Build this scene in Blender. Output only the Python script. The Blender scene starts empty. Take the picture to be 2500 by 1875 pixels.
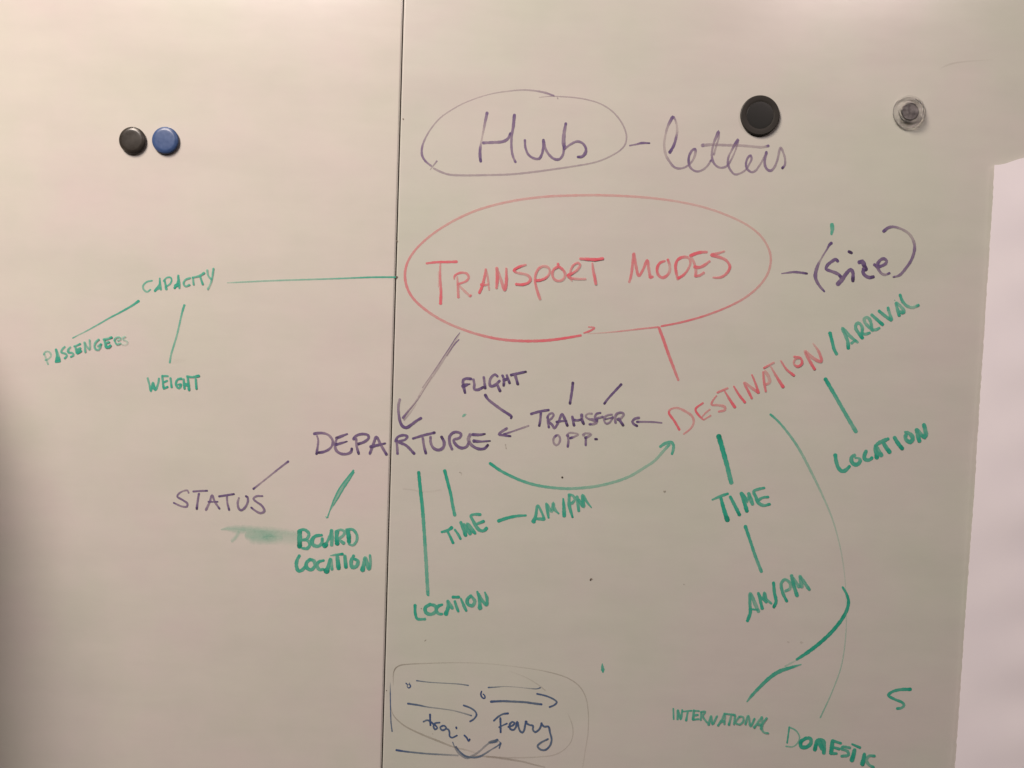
import bpy, math, random
from mathutils import Vector, Matrix
sc = bpy.context.scene
col = sc.collection
PITCH, ROLL, FPX, DIST = math.radians(3.0), math.radians(2.05), 2000.0, 0.80

# ------------------------------------------------------------------ camera
cf = Vector((0, math.cos(PITCH), -math.sin(PITCH)))
_r = Vector((1, 0, 0)); _u = Vector((0, math.sin(PITCH), math.cos(PITCH)))
cr = _r * math.cos(ROLL) + _u * math.sin(ROLL)
cu = -_r * math.sin(ROLL) + _u * math.cos(ROLL)
cd = bpy.data.cameras.new("camera"); cam = bpy.data.objects.new("camera", cd); col.objects.link(cam)
cd.sensor_width = 36; cd.lens = FPX / 2500 * 36; cd.clip_start = 0.01; cd.clip_end = 50
m = Matrix((cr, cu, -cf)).transposed().to_4x4(); m.translation = Vector((0, -DIST, 0))
cam.matrix_world = m
sc.camera = cam

# ------------------------------------------------------------------ world (dim warm room) and lamps
w = bpy.data.worlds.new("World"); sc.world = w; w.use_nodes = True
bg = w.node_tree.nodes["Background"]; bg.inputs[0].default_value = (1.0, 0.80, 0.66, 1); bg.inputs[1].default_value = 0.015
def area(name, loc, target, sx, sy, power, color, spread=180):
    l = bpy.data.lights.new(name, 'AREA'); l.shape = 'RECTANGLE'; l.size = sx; l.size_y = sy
    l.energy = power; l.color = color; l.spread = math.radians(spread)
    o = bpy.data.objects.new(name, l); col.objects.link(o); o.location = loc
    o.rotation_euler = (Vector(target) - Vector(loc)).to_track_quat('-Z', 'Y').to_euler()
    return o
# main ceiling lamp to the upper left, two more ceiling lamps farther back in the room
area("ceiling_lamp", (-0.92, -1.15, 1.45), (-0.1, 0, 0.0), 0.62, 0.50, 46.5, (1.0, 0.845, 0.715))
area("ceiling_lamp", (-1.05, -2.10, 1.50), (-0.3, 0, 0.1), 0.95, 0.24, 36.0, (1.0, 0.90, 0.86))
area("ceiling_lamp", (1.15, -2.00, 1.34), (0.5, 0, 0.2), 0.60, 0.20, 8.0, (1.0, 0.80, 0.78))
sc.view_settings.view_transform = 'Standard'; sc.view_settings.look = 'None'
sc.view_settings.exposure = -0.07; sc.view_settings.gamma = 1.0
sc.cycles.transparent_max_bounces = 24
sc.cycles.max_bounces = 8
# ------------------------------------------------------------------ helpers
def plane_pt(px, py, y=0.0):
    """point where the sight line through photo pixel (2500 x 1875) meets the plane y"""
    d = cf + cr * ((px - 1250) / FPX) - cu * ((py - 937.5) / FPX)
    t = (y + DIST) / d.y
    return Vector((d.x * t, y, d.z * t))
def link(name, mesh, parent=None, mat=None):
    o = bpy.data.objects.new(name, mesh); col.objects.link(o)
    if mat: mesh.materials.append(mat)
    if parent: o.parent = parent
    return o
def tag(o, label=None, cat=None, group=None, kind=None):
    if label: o["label"] = label
    if cat: o["category"] = cat
    if group: o["group"] = group
    if kind: o["kind"] = kind
    return o
def mesh_from(name, vs, fs, smooth=False):
    me = bpy.data.meshes.new(name); me.from_pydata([tuple(v) for v in vs], [], fs); me.update()
    if smooth:
        for p in me.polygons: p.use_smooth = True
    return me
class NT:
    def __init__(s, name):
        s.m = bpy.data.materials.new(name); s.m.use_nodes = True; s.t = s.m.node_tree
        s.p = s.t.nodes["Principled BSDF"]; s.out = s.t.nodes["Material Output"]
    def n(s, kind, **kw):
        nd = s.t.nodes.new(kind)
        for k, v in kw.items():
            if k.startswith("i_"):
                key = k[2:]; key = int(key) if key.isdigit() else key.replace("_", " ")
                nd.inputs[key].default_value = v
            else: setattr(nd, k, v)
        return nd
    def l(s, a, b): s.t.links.new(a, b)
    def math(s, op, a, b=None, c=None, clamp=False):
        nd = s.t.nodes.new("ShaderNodeMath"); nd.operation = op; nd.use_clamp = clamp
        for i, v in enumerate((a, b, c)):
            if v is None: continue
            if isinstance(v, (int, float)): nd.inputs[i].default_value = v
            else: s.l(v, nd.inputs[i])
        return nd.outputs[0]
    def ramp(s, fac, stops):
        nd = s.t.nodes.new("ShaderNodeValToRGB"); e = nd.color_ramp.elements
        while len(e) < len(stops): e.new(0.5)
        for el, (p, c) in zip(e, stops): el.position = p; el.color = (*c, 1)
        s.l(fac, nd.inputs[0]); return nd.outputs[0]

# ------------------------------------------------------------------ materials
def mat_board(name, base, seed, rough, coat):
    k = NT(name); tc = k.n("ShaderNodeTexCoord")
    mp = k.n("ShaderNodeMapping"); mp.inputs["Location"].default_value = (seed, seed * .7, 0); k.l(tc.outputs["Object"], mp.inputs[0])
    n1 = k.n("ShaderNodeTexNoise", i_Scale=7.0, i_Detail=4.0, i_Roughness=.6); k.l(mp.outputs[0], n1.inputs["Vector"])
    n2 = k.n("ShaderNodeTexNoise", i_Scale=38.0, i_Detail=3.0, i_Roughness=.55); k.l(mp.outputs[0], n2.inputs["Vector"])
    # wiping smears: noise stretched along x
    ms = k.n("ShaderNodeMapping"); ms.inputs["Scale"].default_value = (2.2, 1, 9); ms.inputs["Rotation"].default_value = (0, .25, 0)
    k.l(mp.outputs[0], ms.inputs[0])
    n3 = k.n("ShaderNodeTexNoise", i_Scale=3.0, i_Detail=5.0, i_Roughness=.65); k.l(ms.outputs[0], n3.inputs["Vector"])
    # faint random pink / green mottling of the base colour
    c1 = k.ramp(n1.outputs[0], [(.35, tuple(b * f for b, f in zip(base, (.965, 1.0, .965)))), (.5, base),
                               (.65, tuple(b * f for b, f in zip(base, (1.02, .975, 1.01))))])
    mul = k.n("ShaderNodeMix", data_type='RGBA', blend_type='MULTIPLY'); mul.inputs[0].default_value = 1
    s3 = k.ramp(n3.outputs[0], [(.30, (.955, .955, .955)), (.62, (1, 1, 1))])
    k.l(c1, mul.inputs[6]); k.l(s3, mul.inputs[7])
    mul2 = k.n("ShaderNodeMix", data_type='RGBA', blend_type='MULTIPLY'); mul2.inputs[0].default_value = 1
    s2 = k.ramp(n2.outputs[0], [(.3, (.98, .98, .985)), (.7, (1, 1, 1))])
    k.l(mul.outputs[2], mul2.inputs[6]); k.l(s2, mul2.inputs[7])
    # grey specks
    v = k.n("ShaderNodeTexVoronoi", i_Scale=21.0); k.l(mp.outputs[0], v.inputs["Vector"])
    sp = k.math('LESS_THAN', v.outputs["Distance"], .018)
    gate = k.math('GREATER_THAN', n1.outputs[0], .56); sp = k.math('MULTIPLY', sp, gate); sp = k.math('MULTIPLY', sp, .55)
    mx = k.n("ShaderNodeMix", data_type='RGBA'); k.l(sp, mx.inputs[0]); k.l(mul2.outputs[2], mx.inputs[6]); mx.inputs[7].default_value = (.12, .09, .07, 1)
    k.l(mx.outputs[2], k.p.inputs["Base Color"])
    k.l(k.math('MULTIPLY_ADD', n3.outputs[0], .10, rough - .05), k.p.inputs["Roughness"])
    k.p.inputs["Specular IOR Level"].default_value = .5; k.p.inputs["Coat Weight"].default_value = coat; k.p.inputs["Coat Roughness"].default_value = rough * .9
    b = k.n("ShaderNodeBump", i_Strength=.10, i_Distance=.0006); k.l(n2.outputs[0], b.inputs["Height"]); k.l(b.outputs[0], k.p.inputs["Normal"])
    return k.m
def mat_plain(name, base, rough=.4, spec=.5, metal=0, noise=None, coat=0):
    k = NT(name); k.p.inputs["Base Color"].default_value = (*base, 1); k.p.inputs["Roughness"].default_value = rough
    k.p.inputs["Specular IOR Level"].default_value = spec; k.p.inputs["Metallic"].default_value = metal
    k.p.inputs["Coat Weight"].default_value = coat; k.p.inputs["Coat Roughness"].default_value = .12
    if noise:
        tc = k.n("ShaderNodeTexCoord"); n = k.n("ShaderNodeTexNoise", i_Scale=noise[0], i_Detail=4.0); k.l(tc.outputs["Object"], n.inputs["Vector"])
        a = tuple(b * (1 - noise[1]) for b in base); c = tuple(min(1, b * (1 + noise[1])) for b in base)
        k.l(k.ramp(n.outputs[0], [(.3, a), (.7, c)]), k.p.inputs["Base Color"])
        k.l(k.math('MULTIPLY_ADD', n.outputs[0], .25, rough - .12), k.p.inputs["Roughness"])
    return k.m
def mat_ink(name, thin, mid, full, dark):
    """dry-wipe ink: attribute 'ink' = how much ink lies there, UV = along / across the stroke"""
    k = NT(name)
    at = k.n("ShaderNodeAttribute", attribute_name="ink"); ink = at.outputs["Fac"]
    so = k.n("ShaderNodeAttribute", attribute_name="soft"); soft = so.outputs["Fac"]
    uv = k.n("ShaderNodeUVMap", uv_map="stroke"); sx = k.n("ShaderNodeSeparateXYZ"); k.l(uv.outputs[0], sx.inputs[0])
    mp = k.n("ShaderNodeMapping"); mp.inputs["Scale"].default_value = (90, 1.6, 1); k.l(uv.outputs[0], mp.inputs[0])
    st = k.n("ShaderNodeTexNoise", i_Scale=1.0, i_Detail=3.0, i_Roughness=.6); k.l(mp.outputs[0], st.inputs["Vector"])
    tc = k.n("ShaderNodeTexCoord")
    gr = k.n("ShaderNodeTexNoise", i_Scale=900.0, i_Detail=2.0); k.l(tc.outputs["Object"], gr.inputs["Vector"])
    bl = k.n("ShaderNodeTexNoise", i_Scale=120.0, i_Detail=3.0); k.l(tc.outputs["Object"], bl.inputs["Vector"])
    av = k.math('ABSOLUTE', sx.outputs[1])
    # ragged edge, soft for smears
    e0 = k.math('MULTIPLY_ADD', gr.outputs[0], .30, av)              # 0.0 .. 1.3
    wdt = k.math('MULTIPLY_ADD', soft, .7, .20)
    edge = k.math('DIVIDE', k.math('SUBTRACT', 1.15, e0), wdt, clamp=True)
    # ink left richer towards the stroke's borders, streaks along it
    rim = k.math('MULTIPLY_ADD', k.math('POWER', av, 3.0), .16, .92)
    stv = k.math('MULTIPLY_ADD', st.outputs[0], .75, .62)
    blv = k.math('MULTIPLY_ADD', bl.outputs[0], .5, .75)
    d = k.math('MULTIPLY', k.math('MULTIPLY', k.math('MULTIPLY', ink, stv), blv), rim)
    a = k.math('MULTIPLY', k.math('MULTIPLY', k.math('POWER', d, 1.12), 1.12, clamp=True), edge, clamp=True)
    c = k.ramp(k.math('MULTIPLY', d, .7, clamp=True), [(.12, thin), (.42, mid), (.66, full), (.88, dark)])
    k.l(c, k.p.inputs["Base Color"]); k.p.inputs["Roughness"].default_value = .5; k.p.inputs["Specular IOR Level"].default_value = .25
    tr = k.n("ShaderNodeBsdfTransparent"); mx = k.n("ShaderNodeMixShader")
    k.l(a, mx.inputs[0]); k.l(tr.outputs[0], mx.inputs[1]); k.l(k.p.outputs[0], mx.inputs[2]); k.l(mx.outputs[0], k.out.inputs[0])
    return k.m
M = dict(
    left=mat_board("board_enamel_left", (.628, .596, .560), 3.1, .15, 1.0),
    right=mat_board("board_enamel_right", (.556, .549, .507), 11.7, .20, .05),
    edge=mat_plain("board_edge", (.30, .25, .20), .6, noise=(60, .3)),
    wall=mat_plain("painted_wall", (.5, .45, .40), .8, noise=(9, .05)),
    rail=mat_plain("dark_rail", (.035, .022, .014), .6, noise=(40, .3)),
    paper=None,
    purple=mat_ink("purple_ink", (.42, .33, .36), (.25, .18, .31), (.112, .076, .195), (.055, .035, .085)),
    red=mat_ink("red_ink", (.74, .40, .39), (.72, .23, .26), (.65, .105, .145), (.58, .060, .066)),
    green=mat_ink("green_ink", (.27, .60, .47), (.10, .47, .355), (.026, .33, .235), (.010, .205, .135)),
    blue=mat_ink("blue_ink", (.27, .29, .33), (.125, .185, .27), (.050, .088, .21), (.026, .040, .13)),
    grey=mat_ink("grey_ink", (.30, .26, .21), (.20, .165, .13), (.08, .065, .055), (.03, .024, .02)),
)

# ------------------------------------------------------------------ the two whiteboard panels
SEAM = plane_pt(958.3, 937.5).x; GAP = .00115
def panel(name, x0, x1, z0, z1, mat, label):
    # enamelled sheet: front face with a small rolled edge, 14 mm deep, slightly bowed
    nx, nz, r, dp = 60, 60, .0014, .014
    xs = [x0, x0 + r * .3, x0 + r, x0 + r * 1.3] + [x0 + r + (x1 - x0 - 2 * r) * i / nx for i in range(1, nx)] + [x1 - r * 1.3, x1 - r, x1 - r * .3, x1]
    zs = [z0 + (z1 - z0) * j / nz for j in range(nz + 1)]
    vs, fs = [], []
    def yy(i, x, z):
        n = len(xs) - 1; e = min(i, n - i)
        o = {0: r, 1: r * .3, 2: 0}.get(e, 0)
        u = (x - x0) / (x1 - x0)
        return o
    for z in zs:
        for i, x in enumerate(xs): vs.append((x, yy(i, x, z), z))
    W = len(xs)
    for j in range(len(zs) - 1):
        for i in range(W - 1):
            a = j * W + i; fs.append((a, a + 1, a + W + 1, a + W))
    # sides and back
    n0 = len(vs)
    for z in (z0, z1):
        for x in (x0, x1): vs.append((x, dp, z))
    def strip(front, b0, b1):
        for a, b in zip(front, front[1:]): fs.append((a, b, b0))
        fs.append((front[-1], b1, b0))
    strip([j * W for j in range(len(zs))], n0, n0 + 2)
    strip([j * W + W - 1 for j in range(len(zs))], n0 + 1, n0 + 3)
    strip(list(range(W)), n0, n0 + 1); strip(list(range((len(zs) - 1) * W, len(zs) * W)), n0 + 2, n0 + 3)
    fs.append((n0, n0 + 1, n0 + 3, n0 + 2))
    me = mesh_from("panel", vs, fs); root = bpy.data.objects.new(name, None); col.objects.link(root)
    tag(root, label, "whiteboard")
    o = link("panel", me, root, mat); me.materials.append(M["edge"])
    for p in me.polygons:
        if len(p.vertices) == 4 and max(p.vertices) < n0: p.use_smooth = True
        else: p.material_index = 1
    return root
LB = panel("whiteboard", -.55, SEAM - GAP / 2, -.95, .95, M["left"], "left whiteboard panel with CAPACITY and STATUS written on it, two round magnets at top")
RB = panel("whiteboard", SEAM + GAP / 2, .95, -.95, .95, M["right"], "right whiteboard panel with TRANSPORT MODES in a red oval and the Ferry sketch")
def box(name, a, b, mat, parent=None):
    (x0, y0, z0), (x1, y1, z1) = a, b
    vs = [(x, y, z) for x in (x0, x1) for y in (y0, y1) for z in (z0, z1)]
    fs = [(0, 1, 3, 2), (4, 6, 7, 5), (0, 4, 5, 1), (2, 3, 7, 6), (0, 2, 6, 4), (1, 5, 7, 3)]
    return link(name, mesh_from(name, vs, fs), parent, mat)
rail = box("mounting_rail", (SEAM - .03, .0145, -.95), (SEAM + .03, .0295, .95), M["rail"])
tag(rail, "dark backing rail showing through the narrow gap between the two whiteboards", "rail")
wall = box("wall", (-2.0, .030, -1.6), (1.8, .13, 1.6), M["wall"]); tag(wall, kind="structure")

# ------------------------------------------------------------------ marker strokes
rnd = random.Random(7)
def catmull(pts):
    """pts: list of (x,y,w,a) -> dense list"""
    if len(pts) == 1: return pts
    if len(pts) == 2: 
        n = max(2, int(math.hypot(pts[1][0] - pts[0][0], pts[1][1] - pts[0][1]) / 9))
        return [tuple(p + (q - p) * i / n for p, q in zip(pts[0], pts[1])) for i in range(n + 1)]
    out = []
    P_ = [tuple(2 * a - b for a, b in zip(pts[0], pts[1]))] + pts + [tuple(2 * a - b for a, b in zip(pts[-1], pts[-2]))]
    for i in range(1, len(P_) - 2):
        p0, p1, p2, p3 = P_[i - 1:i + 3]
        def kn(a, b): return max(1e-3, math.hypot(b[0] - a[0], b[1] - a[1]) ** .5)
        t0 = 0; t1 = kn(p0, p1); t2 = t1 + kn(p1, p2); t3 = t2 + kn(p2, p3)
        n = max(2, min(24, int(math.hypot(p2[0] - p1[0], p2[1] - p1[1]) / 3)))
        for s in range(n):
            t = t1 + (t2 - t1) * s / n; q = []
            for c in (0, 1):
                A1 = (t1 - t) / (t1 - t0) * p0[c] + (t - t0) / (t1 - t0) * p1[c]
                A2 = (t2 - t) / (t2 - t1) * p1[c] + (t - t1) / (t2 - t1) * p2[c]
                A3 = (t3 - t) / (t3 - t2) * p2[c] + (t - t2) / (t3 - t2) * p3[c]
                B1 = (t2 - t) / (t2 - t0) * A1 + (t - t0) / (t2 - t0) * A2
                B2 = (t3 - t) / (t3 - t1) * A2 + (t - t1) / (t3 - t1) * A3
                q.append((t2 - t) / (t2 - t1) * B1 + (t - t1) / (t2 - t1) * B2)
            f = s / n
            out.append((q[0], q[1], p1[2] + (p2[2] - p1[2]) * f, p1[3] + (p2[3] - p1[3]) * f))
    out.append(pts[-1]); return out
class Writing:
    def __init__(s): s.v = []; s.f = []; s.uv = []; s.ink = []; s.soft = []; s.k = 0
    def stroke(s, pts, soft=0.0, endink=0.0):
        """pts in photo pixels with width (px) and ink; laid as a thin film on the board"""
        d = catmull(pts); off = -(.00012 + .00003 * s.k); s.k += 1
        if len(d) == 1: d = [d[0], (d[0][0] + .6, d[0][1], d[0][2], d[0][3])]
        # drop duplicates
        e = [d[0]]
        for q in d[1:]:
            if math.hypot(q[0] - e[-1][0], q[1] - e[-1][1]) > .35: e.append(q)
        if len(e) < 2: e.append((e[0][0] + .6, e[0][1], e[0][2], e[0][3]))
        d = e; n = len(d)
        T = []
        for i in range(n):
            a, b = d[max(0, i - 1)], d[min(n - 1, i + 1)]; L = math.hypot(b[0] - a[0], b[1] - a[1]) or 1
            T.append(((b[0] - a[0]) / L, (b[1] - a[1]) / L))
        rows = []   # (cx, cy, tangent, halfwidth, ink, arclength)
        w0, w1 = d[0][2] / 2, d[-1][2] / 2
        for c in (90, 60, 30): 
            c = math.radians(c); rows.append((d[0][0] - T[0][0] * w0 * math.sin(c) * .9, d[0][1] - T[0][1] * w0 * math.sin(c) * .9, T[0], w0 * max(.12, math.cos(c)), d[0][3], 1 if c > 1.5 else max(.12, math.cos(c))))
        s0 = rnd.random() * 50; arc = 0; A = []
        tot = sum(math.hypot(d[i + 1][0] - d[i][0], d[i + 1][1] - d[i][1]) for i in range(n - 1))
        wob = rnd.random() * 6.28
        for i in range(n):
            if i: arc += math.hypot(d[i][0] - d[i - 1][0], d[i][1] - d[i - 1][1])
            q = d[i]; inkv = q[3]
            if endink:
                de = min(arc, tot - arc) / max(q[2], 1)
                if tot - arc < q[2] * 1.0: inkv += endink
                elif arc < q[2] * .7: inkv += endink * .5
            wv = q[2] / 2 * (1 + .06 * math.sin(arc * .35 + wob) + .05 * math.sin(arc * .83 + 2 * wob))
            rows.append((q[0], q[1], T[i], wv, inkv, None))
        for c in (30, 60, 90):
            c = math.radians(c); rows.append((d[-1][0] + T[-1][0] * w1 * math.sin(c) * .9, d[-1][1] + T[-1][1] * w1 * math.sin(c) * .9, T[-1], w1 * max(.12, math.cos(c)), d[-1][3] + endink, None))
        b0 = len(s.v); pv = None; al = s0
        for ri, (x, y, t, h, ink, _) in enumerate(rows):
            off2 = off - .000026 * ri / len(rows)
            if pv: al += math.hypot(x - pv[0], y - pv[1]) * .0004
            pv = (x, y)
            for c in (-1, 0, 1):
                q = plane_pt(x - t[1] * h * c * 1.17, y + t[0] * h * c * 1.17); s.v.append((q.x, off2, q.z)); s.uv.append((al, c + (0 if not soft else 0))); s.ink.append(ink); s.soft.append(soft)
        for i in range(len(rows) - 1):
            a = b0 + i * 3
            for c in (0, 1): s.f.append((a + c, a + c + 1, a + c + 4, a + c + 3))
    def build(s, name, mat, parent, label=None):
        me = bpy.data.meshes.new(name); me.from_pydata(s.v, [], s.f)
        uvl = me.uv_layers.new(name="stroke")
        for lp in me.loops: uvl.data[lp.index].uv = s.uv[lp.vertex_index]
        for nm, arr in (("ink", s.ink), ("soft", s.soft)):
            a = me.attributes.new(nm, 'FLOAT', 'POINT'); a.data.foreach_set("value", arr)
        me.update(); o = link(name, me, parent, mat)
        if label: o["label"] = label
        return o
def run_strokes(text):
    X0 = Y0 = 0; S = 1; cur = None; w0, a0, so = 6, .8, 0; scw = 1
    def flush():
        if cur and cur[0].v: cur[0].build(*cur[1:])
    for ln in text.strip().splitlines():
        ln = ln.split('#')[0].strip()
        if not ln: continue
        if ln[0] == '@':
            X0, Y0, S = (float(v) for v in ln[1:].split()[:3]); continue
        if ln[0] == '=':
            flush(); side, name, mt, *lab = ln[1:].split(None, 3)
            cur = (Writing(), name, M[mt], LB if side == 'L' else RB, lab[0] if lab else None); colr = mt; continue
        if ln[0] == '~': w0, a0, *r = (float(v) for v in ln[1:].split()); so = r[0] if r else 0; continue
        for part in ln.split('|'):
            pts = []; w, a = None, None; raw = []
            for tk in part.split():
                c = tk.split(','); raw.append((float(c[0]) * S + X0, float(c[1]) * S + Y0, float(c[2]) if len(c) > 2 and c[2] else None, float(c[3]) if len(c) > 3 and c[3] else None))
            if not raw: continue
            # fill keys by linear interpolation over index
            res = []
            for ch, dflt in ((2, w0), (3, a0)):
                ks = [(i, r[ch]) for i, r in enumerate(raw) if r[ch] is not None] or [(0, dflt)]
                if ks[0][0] != 0: ks = [(0, dflt)] + ks
                arr = []
                for i in range(len(raw)):
                    lo = [k for k in ks if k[0] <= i][-1]; hi = [k for k in ks if k[0] >= i]
                    hi = hi[0] if hi else lo
                    arr.append(lo[1] if hi[0] == lo[0] else lo[1] + (hi[1] - lo[1]) * (i - lo[0]) / (hi[0] - lo[0]))
                res.append(arr)
            pts = [(r[0], r[1], res[0][i], res[1][i]) for i, r in enumerate(raw)]
            cur[0].stroke(pts, so, .30 if colr == 'purple' and a0 > .5 and so == 0 else (.12 if so == 0 and colr in ('green', 'blue') and a0 > .5 else 0))
    flush()
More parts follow.
